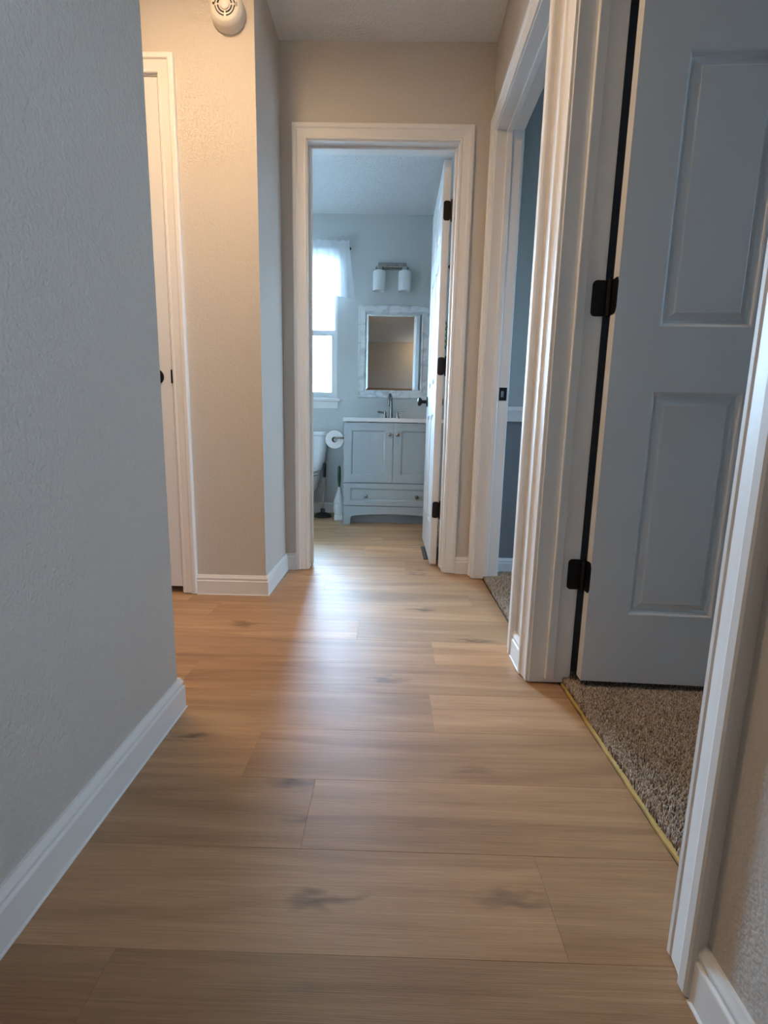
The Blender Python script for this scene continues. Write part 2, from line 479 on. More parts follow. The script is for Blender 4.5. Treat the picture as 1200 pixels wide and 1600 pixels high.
# ------------------------------------------------------------------ mouldings
CAS = [(0, 0), (0, .007), (.003, .0092), (.009, .0092), (.012, .0075), (.015, .0085), (.030, .0105), (.040, .0128), (.043, .0168), (.046, .0182), (.058, .0182), (.062, .0165), (.064, .012), (.064, 0)]
BASE = [(0, 0), (.013, 0), (.013, .061), (.0122, .063), (.0088, .065), (.0085, .068), (.0102, .0705), (.0108, .074), (.0100, .077), (.0072, .082), (.0052, .088), (0, .088)]
def AX(axis):
    """axis 'X': wall runs along X, normal Y; axis 'Y': wall runs along Y, normal X.  returns f(a, n, z)"""
    return (lambda a, n, z: (a, n, z)) if axis == 'X' else (lambda a, n, z: (n, a, z))
def casing(parent, axis, a0, a1, zt, n, sgn, z0=.004, rev=.005):
    f = AX(axis); A0, A1, Z = a0 - rev, a1 + rev, zt + rev
    m = MB(); m.rings([[f(A0 - u, n + sgn * v, z0) for u, v in CAS], [f(A0 - u, n + sgn * v, Z + u) for u, v in CAS]]).build('casing_leg', TRIM, parent, True, sharp=14)
    m = MB(); m.rings([[f(A1 + u, n + sgn * v, z0) for u, v in CAS], [f(A1 + u, n + sgn * v, Z + u) for u, v in CAS]]).build('casing_leg', TRIM, parent, True, sharp=14)
    m = MB(); m.rings([[f(A0 - u, n + sgn * v, Z + u) for u, v in CAS], [f(A1 + u, n + sgn * v, Z + u) for u, v in CAS]]).build('casing_head', TRIM, parent, True, sharp=14)
def fbox(m, axis, a0, a1, n0, n1, z0, z1, bev=0):
    if axis == 'X': m.box(a0, a1, n0, n1, z0, z1, bev)
    else: m.box(n0, n1, a0, a1, z0, z1, bev)
    return m
def doorway(name, axis, a0, a1, n0, n1, stop, label):
    """n0 is the hall side; stop = (n, n) range of the door stop"""
    f = AX(axis)
    root = struct(empty(name, f((a0 + a1) / 2, (n0 + n1) / 2, 0)), label, 'door frame')
    z0 = .004
    fbox(MB(), axis, a0 - JT, a0, n0, n1, z0, DT, .001).build('jamb', TRIM, root)
    fbox(MB(), axis, a1, a1 + JT, n0, n1, z0, DT, .001).build('jamb', TRIM, root)
    fbox(MB(), axis, a0 - JT, a1 + JT, n0, n1, DT, DT + JT, .001).build('head_jamb', TRIM, root)
    s = .011; zb = .018
    fbox(MB(), axis, a0, a0 + s, stop[0], stop[1], zb, DT, .003).build('door_stop', TRIM, root)
    fbox(MB(), axis, a1 - s, a1, stop[0], stop[1], zb, DT, .003).build('door_stop', TRIM, root)
    fbox(MB(), axis, a0 + s, a1 - s, stop[0], stop[1], DT - s, DT, .003).build('door_stop', TRIM, root)
    casing(root, axis, a0, a1, DT, n0, -1)
    casing(root, axis, a0, a1, DT, n1, 1)
    return root
trim_near = doorway('trim_1', 'Y', NA0, NA1, XR, XRO, (.470, .496), 'white casing and jambs of the nearest doorway on the right')
trim_mid = doorway('trim_2', 'Y', MA0, MA1, XR, XRO, (.470, .496), 'white casing and jambs of the far doorway on the right')
trim_bath = doorway('trim_3', 'X', BA0, BA1, YB, YBO, (2.520, 2.556), 'white casing and jambs of the bathroom doorway')
trim_closet = doorway('trim_4', 'X', CA0, CA1, YP, YPO, (2.108, 2.135), 'white casing and jambs of the closet door in the side passage')
# strike plate on the far jamb of the middle doorway
m = MB(); m.box(.503, .538, MA1 - .0025, MA1 + .001, .885, .945, .0009, 1)
sp = m.build('strike_plate', BLACK, trim_mid); sp['label'] = 'black strike plate with bright latch hole'
MB().box(.510, .523, MA1 - .0032, MA1 - .0024, .900, .928).build('latch_hole', NICKEL, sp)

def baseboard(name, pts, nrm, label, caulk=True):
    """pts along the wall foot; nrm: offset vector (mitred) per point"""
    root = struct(empty(name, (pts[0][0], pts[0][1], 0)), label, 'baseboard')
    for (p, q), (na, nb) in zip(zip(pts[:-1], pts[1:]), zip(nrm[:-1], nrm[1:])):
        MB().rings([[(p[0] + na[0] * u, p[1] + na[1] * u, v + .0005) for u, v in BASE], [(q[0] + nb[0] * u, q[1] + nb[1] * u, v + .0005) for u, v in BASE]]).build('board', TRIM, root, True, sharp=14)
        if caulk:
            c = [(.013, 0), (.0165, 0), (.0160, .002), (.013, .0035)]
            MB().rings([[(p[0] + na[0] * u, p[1] + na[1] * u, v + .0006) for u, v in c], [(q[0] + nb[0] * u, q[1] + nb[1] * u, v + .0006) for u, v in c]]).build('caulk_bead', CAULK, root)
    return root
CO = .069   # casing outer edge beyond the jamb face
baseboard('baseboard_left', [(XL, HY0), (XL, YC), (XL - .115, YC), (-2.4, YC)], [(1, 0), (1, 1), (0, 1), (0, 1)], 'white baseboard along the near left wall')
baseboard('baseboard_passage', [(CA1 + CO, YP), (XL, YP), (XL, YB), (BA0 - CO, YB)], [(0, -1), (1, -1), (1, -1), (0, -1)], 'white baseboard around the far left corner')
baseboard('baseboard_back', [(BA1 + CO, YB), (XR, YB)], [(0, -1), (0, -1)], 'short white baseboard right of the bathroom doorway')
baseboard('baseboard_right', [(XR, NA1 + CO), (XR, MA0 - CO)], [(-1, 0), (-1, 0)], 'short white baseboard between the two right doorways')
baseboard('baseboard_right_near', [(XR, HY0), (XR, NA0 - CO)], [(-1, 0), (-1, 0)], 'white baseboard in the lower right foreground')
baseboard('baseboard_bathroom', [(BX0, BY1), (BX1, BY1)], [(0, -1), (0, -1)], 'white baseboard along the bathroom back wall', False)
baseboard('baseboard_room', [(XRO, YB), (RX1, YB)], [(0, -1), (0, -1)], 'white baseboard in the far right room', False)
baseboard('baseboard_passage_left', [(-2.4, YP), (CA0 - CO, YP)], [(0, -1), (0, -1)], 'white baseboard left of the closet door', False)
# chair rail in the far room
CR = [(0, 0), (.010, 0), (.012, .012), (.016, .020), (.018, .045), (.024, .052), (.024, .066), (.016, .072), (0, .072)]
m = MB(); m.rings([[(XRO, YB - u, .79 + v) for u, v in CR], [(RX1, YB - u, .79 + v) for u, v in CR]])
struct(m.build('trim_5', TRIM, smooth=True), 'white chair rail on the slate blue wall', 'chair rail')

# ------------------------------------------------------------------ doors
def panel_mesh(w, h, t):
    """raised panel filling a w x h opening, both faces, in local x-z with thickness along y"""
    m = MB()
    steps = [(0, 0), (.004, .0015), (.010, .0095), (.017, .0105), (.030, .0050), (.034, .0020)]
    for s in (0, 1):
        R = []
        for ins, dep in steps:
            y = dep if s == 0 else t - dep
            R.append([(ins, y, ins), (w - ins, y, ins), (w - ins, y, h - ins), (ins, y, h - ins)])
        m.rings(R, True, False, True)
    return m
def hinge(parent, plates, barrel, name='hinge'):
    """plates: list of (pts of a rounded rectangle extruded) given as boxes with one thin axis"""
    h = empty(name, barrel[0], parent)
    for (ax, c, w, hh, th) in plates:
        r = .010; poly = []
        for cx, cz, a in ((w/2 - r, hh/2 - r, 0), (-w/2 + r, hh/2 - r, 90), (-w/2 + r, -hh/2 + r, 180), (w/2 - r, -hh/2 + r, 270)):
            for q in range(5):
                t = math.radians(a + q * 22.5); poly.append((cx + r * math.cos(t), cz + r * math.sin(t)))
        if ax == 'Y': fn = lambda u, v, d: (c[0] + u, c[1] + d, c[2] + v)
        else: fn = lambda u, v, d: (c[0] + d, c[1] + u, c[2] + v)
        MB().prism(poly, fn, 0, th).build('hinge_leaf', BLACK, h)
    (bx, by, bz), L = barrel
    MB().lathe([(.0001, -L/2 - .006), (.004, -L/2 - .005), (.0035, -L/2), (.0058, -L/2), (.0058, L/2), (.0035, L/2), (.004, L/2 + .005), (.0001, L/2 + .006)], (bx, by, bz), 'Z', 14).build('hinge_pin', BLACK, h, True)
    return h
def knob_mesh(c, d, sgn):
    """round knob with rosette; c on the door face, d axis letter, sgn direction it sticks out"""
    m = MB()
    prof = [(.0001, 0), (.032, 0), (.032, .004), (.028, .008), (.012, .010), (.0105, .030), (.014, .036), (.024, .042), (.0275, .050), (.0265, .058), (.018, .064), (.0001, .066)]
    m.lathe([(r, h * sgn) for r, h in prof], c, d, 28)
    return m
def door(name, hingept, width, height, z0, angle, label, hinge_z, thick=.035, knob=True, mirror=1, stile=.113, offset=.007, bothknob=True):
    """slab built in world space closed along local +x from the hinge pin, rotated by angle about Z.
    local y: slab spans y from -offset-thick to -offset times mirror"""
    root = struct(empty(name, (hingept[0], hingept[1], z0)), label, 'door')
    ang = math.radians(angle)
    ya = -offset - thick if mirror > 0 else offset
    W, Hh = width, height
    mid = .075
    pw = (W - 2 * stile - mid) / 2
    xs = [0, stile, stile + pw, stile + pw + mid, W - stile, W]
    zs = [0, .205, .814, .975, 1.590, 1.692, 1.915, Hh]
    slab = MB(); bm = slab.bm
    def P(x, y, z): return (x, y, z)
    for side in (0, thick):
        for i in range(5):
            for j in range(7):
                if i in (1, 3) and j in (1, 3, 5): continue
                slab.poly([(xs[i], ya + side, zs[j]), (xs[i+1], ya + side, zs[j]), (xs[i+1], ya + side, zs[j+1]), (xs[i], ya + side, zs[j+1])])
    for x in (0, W):
        for j in range(7): slab.poly([(x, ya, zs[j]), (x, ya + thick, zs[j]), (x, ya + thick, zs[j+1]), (x, ya, zs[j+1])])
    for z in (0, Hh):
        for i in range(5): slab.poly([(xs[i], ya, z), (xs[i+1], ya, z), (xs[i+1], ya + thick, z), (xs[i], ya + thick, z)])
    def place(mb, nm, mat, par, smooth=False):
        M = Matrix.Translation((hingept[0], hingept[1], z0)) @ Matrix.Rotation(ang, 4, 'Z')
        mb.bm.transform(M)
        return mb.build(nm, mat, par, smooth)
    so = place(slab, 'slab', DOORW, root)
    for i in (1, 3):
        for j in (1, 3, 5):
            pm = panel_mesh(xs[i+1] - xs[i], zs[j+1] - zs[j], thick)
            pm.bm.transform(Matrix.Translation((xs[i], ya, zs[j])))
            place(pm, 'door_panel', DOORW, so)
    if knob:
        kx = W - .065; kz = .905
        km = knob_mesh((kx, ya, kz), 'Y', -1); place(km, 'door_knob', BLACK, root, True)
        if bothknob: km = knob_mesh((kx, ya + thick, kz), 'Y', 1); place(km, 'door_knob', BLACK, root, True)
        lp = MB().box(W - .0005, W + .0015, ya + thick/2 - .0125, ya + thick/2 + .0125, kz - .029, kz + .029); place(lp, 'latch_plate', BLACK, root)
    return root, place
# near door on the right: hinged on the far jamb, swung into the room
d1, pl1 = door('door_1', (.562, 1.357), .752, 1.99, .037, -2.6, 'white six-panel door swung open into the carpeted room', None, mirror=1)
for hz in (.304, 1.052, 1.79):
    z = .037 + hz
    pl = pl1
    h = empty('hinge', (.555, 1.357, z), d1)
    def rr(w, hh, r=.011):
        out = []
        for cx, cz, a in ((w/2 - r, hh/2 - r, 0), (-w/2 + r, hh/2 - r, 90), (-w/2 + r, -hh/2 + r, 180), (w/2 - r, -hh/2 + r, 270)):
            for q in range(5):
                t = math.radians(a + q * 22.5); out.append((cx + r * math.cos(t), cz + r * math.sin(t)))
        return out
    MB().prism(rr(.040, .089), lambda u, v, d: (.533 + u, 1.3585 + d, z + v), -.002, .001).build('hinge_leaf', BLACK, h)
    MB().prism(rr(.036, .089), lambda u, v, d: (.5615 + d, 1.333 + u, z + v), -.0015, .0015).build('hinge_leaf', BLACK, h)
    MB().lathe([(.0001, -.051), (.0045, -.050), (.0035, -.0445), (.0075, -.0445), (.0075, .0445), (.0035, .0445), (.0045, .050), (.0001, .051)], (.5555, 1.354, z), 'Z', 14).build('hinge_pin', BLACK, h, True)
# bathroom door: hinged on the right jamb, swung 90 degrees into the bathroom
HBX, HBY = .270, 2.604
d2, pl2 = door('door_2', (HBX, HBY), .668, 2.015, .012, 90.0, 'white six-panel bathroom door standing open at a right angle', None, mirror=-1, offset=.013)
for hz in (.315, 1.065, 1.80):
    z = hz
    h = empty('hinge', (HBX, HBY, z), d2)
    MB().prism(rr(.034, .089), lambda u, v, d: (HBX - .027 + u, HBY - .0005 + d, z + v), -.002, .001).build('hinge_leaf', BLACK, h)
    MB().prism(rr(.034, .089), lambda u, v, d: (BA1 + d, 2.580 + u, z + v), -.002, .001).build('hinge_leaf', BLACK, h)
    MB().lathe([(.0001, -.051), (.0045, -.050), (.0035, -.0445), (.0062, -.0445), (.0062, .0445), (.0035, .0445), (.0045, .050), (.0001, .051)], (HBX - .004, HBY - .004, z), 'Z', 14).build('hinge_pin', BLACK, h, True)
# closet door, shut
d3, pl3 = door('door_3', (CA0 + .003, YP + .004), CA1 - CA0 - .006, 2.002, .030, 0, 'closed white closet door in the side passage', None, mirror=-1, offset=0.0, bothknob=False)
MB().prism(rr(.010, .056, .004), lambda u, v, d: (CA1 - .001 + u, YP + d, .937 + v), .000, .003).build('latch_strike', BLACK, d3)

# ------------------------------------------------------------------ windows
def window_y(name, x0, x1, z0, z1, y, label):
    """window in a wall facing -Y whose inner face is at y"""
    root = struct(empty(name, ((x0 + x1) / 2, y, z0)), label, 'window')
    yo = y + .05
    fr = MB()
    t = .012
    for b in ((x0, x0 + t, z0, z1), (x1 - t, x1, z0, z1), (x0 + t, x1 - t, z0, z0 + t), (x0 + t, x1 - t, z1 - t, z1)):
        fr.box(b[0], b[1], yo, yo + .07, b[2], b[3])
    fr.build('window_frame', VINYL, root, bevel=.003)
    zm = (z0 + z1) / 2 - .03
    for nm, a, b, yy in (('sash', z0 + t, zm + .03, yo + .005), ('sash', zm - .005, z1 - t, yo + .035)):
        s = MB(); st = .046 if nm == 'sash' and a < zm - .1 else .022
        s.box(x0 + t, x0 + t + st, yy, yy + .028, a, b); s.box(x1 - t - st, x1 - t, yy, yy + .028, a, b)
        s.box(x0 + t + st, x1 - t - st, yy, yy + .028, a, a + st); s.box(x0 + t + st, x1 - t - st, yy, yy + .028, b - st, b)
        so = s.build(nm, VINYL, root, bevel=.002)
        MB().box(x0 + t + st - .003, x1 - t - st + .003, yy + .012, yy + .016, a + st - .003, b - st + .003).build('pane', GLASS, so)
    rv = MB()   # drywall return painted white
    rv.box(x0 - .001, x0 + .012, y, yo, z0, z1); rv.box(x1 - .012, x1 + .001, y, yo, z0, z1); rv.box(x0, x1, y, yo, z1 - .012, z1 + .001)
    rv.build('window_return', TRIM, root)
    c = .004
    MB().box(x0 - c - .02, x1 + c + .02, y - .045, yo, z0 - .025, z0, .004).build('window_sill', TRIM, root)
    MB().box(x0 - c, x1 + c, y - .014, y, z0 - .085, z0 - .025, .003).build('window_apron', TRIM, root)
    return root
w1 = window_y('window_1', BW[0], BW[1], BW[2], BW[3], BY1, 'bright white single-hung window beside the toilet')
def window_x(name, win, x, sgn, label):
    y0, y1, z0, z1 = win
    root = struct(empty(name, (x, (y0 + y1) / 2, z0)), label, 'window')
    xo0, xo1 = sorted((x + sgn * .04, x + sgn * .10)); t = .05
    fr = MB()
    fr.box(xo0, xo1, y0, y0 + t, z0, z1); fr.box(xo0, xo1, y1 - t, y1, z0, z1)
    fr.box(xo0, xo1, y0 + t, y1 - t, z0, z0 + t); fr.box(xo0, xo1, y0 + t, y1 - t, z1 - t, z1)
    zm = (z0 + z1) / 2; fr.box(xo0, xo1, y0 + t, y1 - t, zm - .02, zm + .02)
    fr.build('window_frame', VINYL, root, bevel=.003)
    xm = (xo0 + xo1) / 2
    MB().box(xm - .002, xm + .002, y0 + t, y1 - t, z0 + t, zm - .02).build('pane', GLASS, root)
    MB().box(xm - .002, xm + .002, y0 + t, y1 - t, zm + .02, z1 - t).build('pane', GLASS, root)
    a, b = sorted((x - sgn * .03, x + sgn * .04))
    MB().box(a, b, y0 - .05, y1 + .05, z0 - .025, z0, .003).build('window_sill', TRIM, root)
    return root
window_x('window_2', W2, RX1, 1, 'window of the near right-hand room')
window_x('window_3', W3, RX1, 1, 'window of the far right-hand room')
window_x('window_4', W4, RX1, 1, 'window at the right end of the space behind the camera')
window_x('window_5', W5, CX0, -1, 'window at the left end of the space behind the camera')
w6 = struct(empty('fill_window_6', ((W6[0] + W6[1]) / 2, CY0, W6[2])), 'unseen window added behind the camera to brighten the left wall', 'window')
m = MB()
for b in ((W6[0], W6[0] + .04, W6[2], W6[3]), (W6[1] - .04, W6[1], W6[2], W6[3]), (W6[0] + .04, W6[1] - .04, W6[2], W6[2] + .04), (W6[0] + .04, W6[1] - .04, W6[3] - .04, W6[3])):
    m.box(b[0], b[1], CY0 - .10, CY0 - .05, b[2], b[3])
m.build('window_frame', VINYL, w6, bevel=.003)
MB().box(W6[0] + .04, W6[1] - .04, CY0 - .077, CY0 - .073, W6[2] + .04, W6[3] - .04).build('pane', GLASS, w6)
MB().box(W6[0] - .04, W6[1] + .04, CY0 - .05, CY0 + .03, W6[2] - .025, W6[2], .003).build('window_sill', TRIM, w6)
HP = math.pi / 2
portal('sky_portal_bathroom', ((BW[0] + BW[1]) / 2, BY1 + .15, (BW[2] + BW[3]) / 2), (-HP, 0, 0), BW[1] - BW[0], BW[3] - BW[2])
for i, w in enumerate((W2, W3, W4)):
    portal('sky_portal_right', (RX1 + .15, (w[0] + w[1]) / 2, (w[2] + w[3]) / 2), (0, HP, 0), w[3] - w[2], w[1] - w[0])
portal('sky_portal_left', (CX0 - .15, (W5[0] + W5[1]) / 2, (W5[2] + W5[3]) / 2), (0, -HP, 0), W5[3] - W5[2], W5[1] - W5[0])
portal('sky_portal_rear', ((W6[0] + W6[1]) / 2, CY0 - .13, (W6[2] + W6[3]) / 2), (HP, 0, 0), W6[1] - W6[0], W6[3] - W6[2])

# ------------------------------------------------------------------ carpets
def carpet(name, x0, x1, y0, y1, dense, label, zt=.020):
    root = tag(empty(name, (x0, y0, 0)), label, 'carpet', kind='stuff')
    MB().box(x0 + .004, x1, y0, y1, -.005, .009).build('carpet_backing', CARPET_B, root)
    dx0, dx1, dy0, dy1, n = dense
    px = rng.uniform(dx0, dx1, n); py = rng.uniform(dy0, dy1, n)
    ragged = x0 - .004 + .004 * np.sin(py * 41) + .0035 * np.sin(py * 113 + 1) + rng.uniform(-.004, .003, n)
    fringe = rng.uniform(0, 1, n) < .04
    px = np.where(fringe, x0 + rng.uniform(-.004, .02, n), px)
    px = np.maximum(px, ragged)
    hh = rng.uniform(.011, .018, n); r = rng.uniform(.0011, .0019, n)
    ang = rng.uniform(0, 6.283, n); lean = rng.uniform(.0, .006, n); la = rng.uniform(0, 6.283, n)
    verts = np.zeros((n, 7, 3))
    for k in range(3):
        a = ang + k * 2.0944
        verts[:, k] = np.stack([px + r * np.cos(a), py + r * np.sin(a), np.full(n, .006)], 1)
        verts[:, 3 + k] = np.stack([px + .6 * lean * np.cos(la) + 1.25 * r * np.cos(a + .5), py + .6 * lean * np.sin(la) + 1.25 * r * np.sin(a + .5), .006 + hh * .62], 1)
    verts[:, 6] = np.stack([px + lean * np.cos(la), py + lean * np.sin(la), .006 + hh], 1)
    tri = []
    for k in range(3):
        j = (k + 1) % 3
        tri += [(k, j, 3 + j), (k, 3 + j, 3 + k), (3 + k, 3 + j, 6)]
    tri = np.array(tri)
    faces = (tri[None] + (np.arange(n) * 7)[:, None, None]).reshape(-1, 3)
    me = bpy.data.meshes.new('carpet_pile')
    v = verts.reshape(-1, 3) - np.array([x0, y0, 0])
    me.vertices.add(len(v)); me.vertices.foreach_set('co', v.ravel())
    me.loops.add(faces.size); me.loops.foreach_set('vertex_index', faces.ravel().astype(np.int32))
    me.polygons.add(len(faces)); me.polygons.foreach_set('loop_start', np.arange(0, faces.size, 3, dtype=np.int32))
    me.update(calc_edges=True)
    pal = np.array([(.50, .42, .34), (.42, .32, .22), (.33, .24, .165), (.25, .19, .15), (.58, .52, .46), (.14, .105, .085), (.38, .31, .27)])
    pick = pal[rng.choice(len(pal), n, p=[.2, .2, .18, .12, .14, .06, .1])] * rng.uniform(.85, 1.15, (n, 1))
    # tracked bands in the pile, as worn into the carpet
    colr = np.ones((n, 7, 4)); colr[:, :, :3] = pick[:, None, :]
    ca = me.color_attributes.new('yarn', 'FLOAT_COLOR', 'POINT')
    ca.data.foreach_set('color', colr.reshape(-1).astype(np.float32))
    me.materials.append(CARPET)
    o = bpy.data.objects.new('carpet_pile', me); COL.objects.link(o); o.parent = root; o['kind'] = 'stuff'
    return root
carpet('carpet', .529, RX1, HY0 + .115, 1.44, (.529, 1.22, .50, 1.42, 95000), 'brown and beige cut-pile carpet behind the nearest right doorway')
carpet('carpet', .478, RX1, 1.53, YB, (.478, 1.0, 1.56, 2.47, 45000), 'beige carpet glimpsed through the far right doorway')
def tack(x0, x1, y0, y1, label):
    m = MB(); n = 24
    L = [(x0 + .0015 * math.sin(i * 1.7) + .001 * math.sin(i * 3.1), y0 + (y1 - y0) * i / n) for i in range(n + 1)]
    R = [(x1 - .004 * i / n + .0012 * math.sin(i * 2.3), y0 + (y1 - y0) * i / n) for i in range(n + 1)]
    m.rings([[(L[i][0], L[i][1], -.004), (R[i][0], R[i][1], -.004), (R[i][0], R[i][1], .004), (L[i][0], L[i][1], .002)] for i in range(n + 1)])
    return tag(m.build('tack_strip', TACK), label, 'tack strip')
tack(.5200, .5305, NA0 + .002, NA1 - .002, 'thin yellow wood strip along the brown carpet edge at the nearest doorway')

# ------------------------------------------------------------------ smoke detector
SD = (-.638, YP, 2.234)
sd = tag(empty('smoke_detector', SD), 'round ivory smoke detector high on the beige wall', 'smoke detector')
def sdp(prof): return [(r, -h) for r, h in prof]
MB().lathe(sdp([(.0001, 0), (.064, 0), (.064, .010), (.062, .013), (.0001, .013)]), SD, 'Y', 48).build('mounting_base', PLASTIC, sd, True)
MB().lathe(sdp([(.0001, .012), (.0625, .012), (.0620, .030), (.059, .036), (.052, .044), (.048, .047), (.0001, .048)]), SD, 'Y', 48).build('housing', PLASTIC, sd, True)
def arc_slot(r0, r1, a0, a1, y, n=10):
    m = MB(); out = []
    A = [math.radians(a0 + (a1 - a0) * i / n) for i in range(n + 1)]
    poly = [(r1 * math.cos(a), r1 * math.sin(a)) for a in A] + [(r0 * math.cos(a), r0 * math.sin(a)) for a in reversed(A)]
    return m.prism(poly, lambda u, v, d: (SD[0] + u, SD[1] - y - d, SD[2] + v), -.002, .0008)
for r0, r1 in ((.0225, .0275), (.0335, .0370)):
    for a0 in (0, 90, 180, 270):
        arc_slot(r0, r1, a0 + 7, a0 + 83, .048).build('vent_slot', SLOT, sd)
MB().lathe(sdp([(.018, .046), (.018, .0515), (.016, .053), (.0001, .0535)]), SD, 'Y', 32, False).build('test_button', PLASTIC, sd, True)
for i in range(3):
    MB().box(SD[0] + .036 + i * .004, SD[0] + .0375 + i * .004, SD[1] - .0485, SD[1] - .046, SD[2] - .008 + i * .001, SD[2] + .008 - i * .001).build('speaker_slot', SLOT, sd)
MB().lathe(sdp([(.004, .046), (.004, .0487), (.0001, .049)]), (SD[0] - .040, SD[1], SD[2] + .002), 'Y', 16, False).build('indicator_lens', SLOT, sd, True)

# ------------------------------------------------------------------ vanity
VX0, VX1, VY0, VY1, VZ = -.366, .384, 3.728, 4.245, .790
van = tag(empty('vanity_cabinet', ((VX0 + VX1) / 2, (VY0 + VY1) / 2, 0)), 'grey painted bathroom vanity cabinet with two doors and one drawer', 'cabinet')
yb = VY0 + .019
m = MB()
m.box(VX0, VX0 + .018, yb, VY1, .0, VZ); m.box(VX1 - .018, VX1, yb, VY1, 0, VZ)
m.box(VX0 + .018, VX1 - .018, yb, yb + .016, .326, VZ - .004); m.box(VX0 + .018, VX1 - .018, yb + .002, yb + .016, .150, .326); m.box(VX0 + .018, VX1 - .018, yb + .10, VY1, .10, .118)
m.box(VX0 + .018, VX1 - .018, VY1 - .012, VY1, .118, VZ)
m.build('carcass', VAN, van, bevel=.001)
# toe board set back under the arch
MB().box(VX0 + .018, VX1 - .018, VY0 + .10, VY0 + .116, 0, .10).build('toe_board', VAN, van)
# arched apron with two feet
def apron():
    pts = [(VX0, .146), (VX0, 0), (VX0 + .052, 0), (VX0 + .056, .045), (VX0 + .064, .064), (VX0 + .085, .073)]
    n = 14
    xa, xb = VX0 + .085, VX1 - .085
    for i in range(1, n):
        t = i / n; pts.append((xa + (xb - xa) * t, .073 + .013 * math.sin(math.pi * t)))
    pts += [(VX1 - .085, .073), (VX1 - .064, .064), (VX1 - .056, .045), (VX1 - .052, 0), (VX1, 0), (VX1, .146)]
    return MB().prism(pts, lambda u, v, d: (u, d, v), VY0, VY0 + .019)
apron().build('apron', VAN, van, bevel=.0015)
def shaker(x0, x1, z0, z1, name, knobs, stile=.058):
    m = MB(); y0, y1 = VY0, VY0 + .018
    m.box(x0, x0 + stile, y0, y1, z0, z1); m.box(x1 - stile, x1, y0, y1, z0, z1)
    sr = min(stile, (z1 - z0) * .22)
    m.box(x0 + stile, x1 - stile, y0, y1, z0, z0 + sr); m.box(x0 + stile, x1 - stile, y0, y1, z1 - sr, z1)
    o = m.build(name, VAN, van, bevel=.0015)
    # bead moulding round a recessed panel
    bd = .011
    R = []
    for ins, yy in ((0, y0 + .001), (.004, y0 + .0025), (.008, y0 + .006), (bd, y0 + .009)):
        R.append([(x0 + stile + ins, yy, z0 + sr + ins), (x1 - stile - ins, yy, z0 + sr + ins), (x1 - stile - ins, yy, z1 - sr - ins), (x0 + stile + ins, yy, z1 - sr - ins)])
    MB().rings(R, True, False, True).build('recessed_panel', VAN, o)
    for kx, kz in knobs:
        k = MB().lathe([(.0001, 0), (.0135, 0), (.0135, -.002), (.008, -.004), (.006, -.010), (.0125, -.015), (.0145, -.020), (.0125, -.025), (.006, -.027), (.0001, -.0275)], (kx, y0, kz), 'Y', 20)
        k.build('knob', NICKEL, o, True)
    return o
XM = (VX0 + VX1) / 2
shaker(VX0, XM - .002, .330, .785, 'cabinet_door', [(XM - .031, .699)])
shaker(XM + .002, VX1, .330, .785, 'cabinet_door', [(XM + .031, .699)])
shaker(VX0, VX1, .151, .324, 'drawer', [(-.191, .226), (.200, .226)], .050)
# top with basin rim
vt = tag(empty('countertop', (XM, (VY0 + VY1) / 2, VZ)), 'white cultured marble vanity top with basin', 'countertop')
def vtop():
    m = MB(); n = 48
    x0, x1, y0, y1 = VX0 - .006, VX1 + .006, VY0 - .010, BY1 - .001
    cx, cy = XM, (y0 + y1) / 2 - .03
    z0, z1 = VZ + .001, VZ + .030
    outer, inner, low, bot = [], [], [], []
    for i in range(n):
        a = 2 * math.pi * i / n; c, s = math.cos(a), math.sin(a)
        k = min((x1 - x0) / 2 / max(abs(c), 1e-6), ((y1 - cy) if s > 0 else (cy - y0)) / max(abs(s), 1e-6))
        px = min(max(cx + k * c, x0), x1); py = min(max(cy + k * s, y0), y1)
        outer.append((px, py)); inner.append((cx + .20 * c, cy + .14 * s)); low.append((cx + .15 * c, cy + .10 * s)); bot.append((cx + .04 * c, cy + .03 * s))
    # snap nearest samples to the corners
    for qx, qy in ((x0, y0), (x1, y0), (x0, y1), (x1, y1)):
        i = min(range(n), key=lambda t: (outer[t][0] - qx) ** 2 + (outer[t][1] - qy) ** 2); outer[i] = (qx, qy)
    R = [[(p[0], p[1], z0) for p in outer], [(p[0], p[1], z1 - .003) for p in outer],
         [(p[0] + (.003 if p[0] < cx else -.003) * (abs(p[0] - cx) > .37), p[1] + (.003 if p[1] <= y0 + 1e-6 else 0), z1) for p in outer],
         [(p[0], p[1], z1) for p in inner], [(p[0], p[1], z1 - .012) for p in inner]]
    m.rings(R, True, False, False)
    m.rings([[(p[0], p[1], z1 - .012) for p in inner], [(p[0], p[1], z1 - .09) for p in low], [(p[0], p[1], z1 - .11) for p in bot]], True, False, True)
    return m
vtop().build('basin_top', TOPW, vt)
# faucet
FX, FY, FZ = -.014, 4.165, VZ + .031
fa = tag(empty('faucet', (FX, FY, FZ)), 'brushed nickel gooseneck faucet with two lever handles', 'faucet')
MB().lathe([(.0001, 0), (.027, 0), (.027, .006), (.022, .012), (.0001, .012)], (FX, FY, FZ), 'Z', 28, squash=(3.0, 1.0)).build('deck_plate', NICKEL, fa, True)
pts = [(FX, FY, FZ + .01), (FX, FY, FZ + .06), (FX, FY, FZ + .14)]
for i in range(1, 13):
    a = math.pi * i / 12 * 1.08
    pts.append((FX - .010 * (1 - math.cos(a)), FY - .045 * (1 - math.cos(a)), FZ + .14 + .060 * math.sin(a)))
e = Vector(pts[-1]); pts += [tuple(e + Vector((-.002, -.004, -.022)))]
MB().tube(pts, [.017, .014] + [.011] * (len(pts) - 3) + [.0125], 16).build('spout', NICKEL, fa, True)
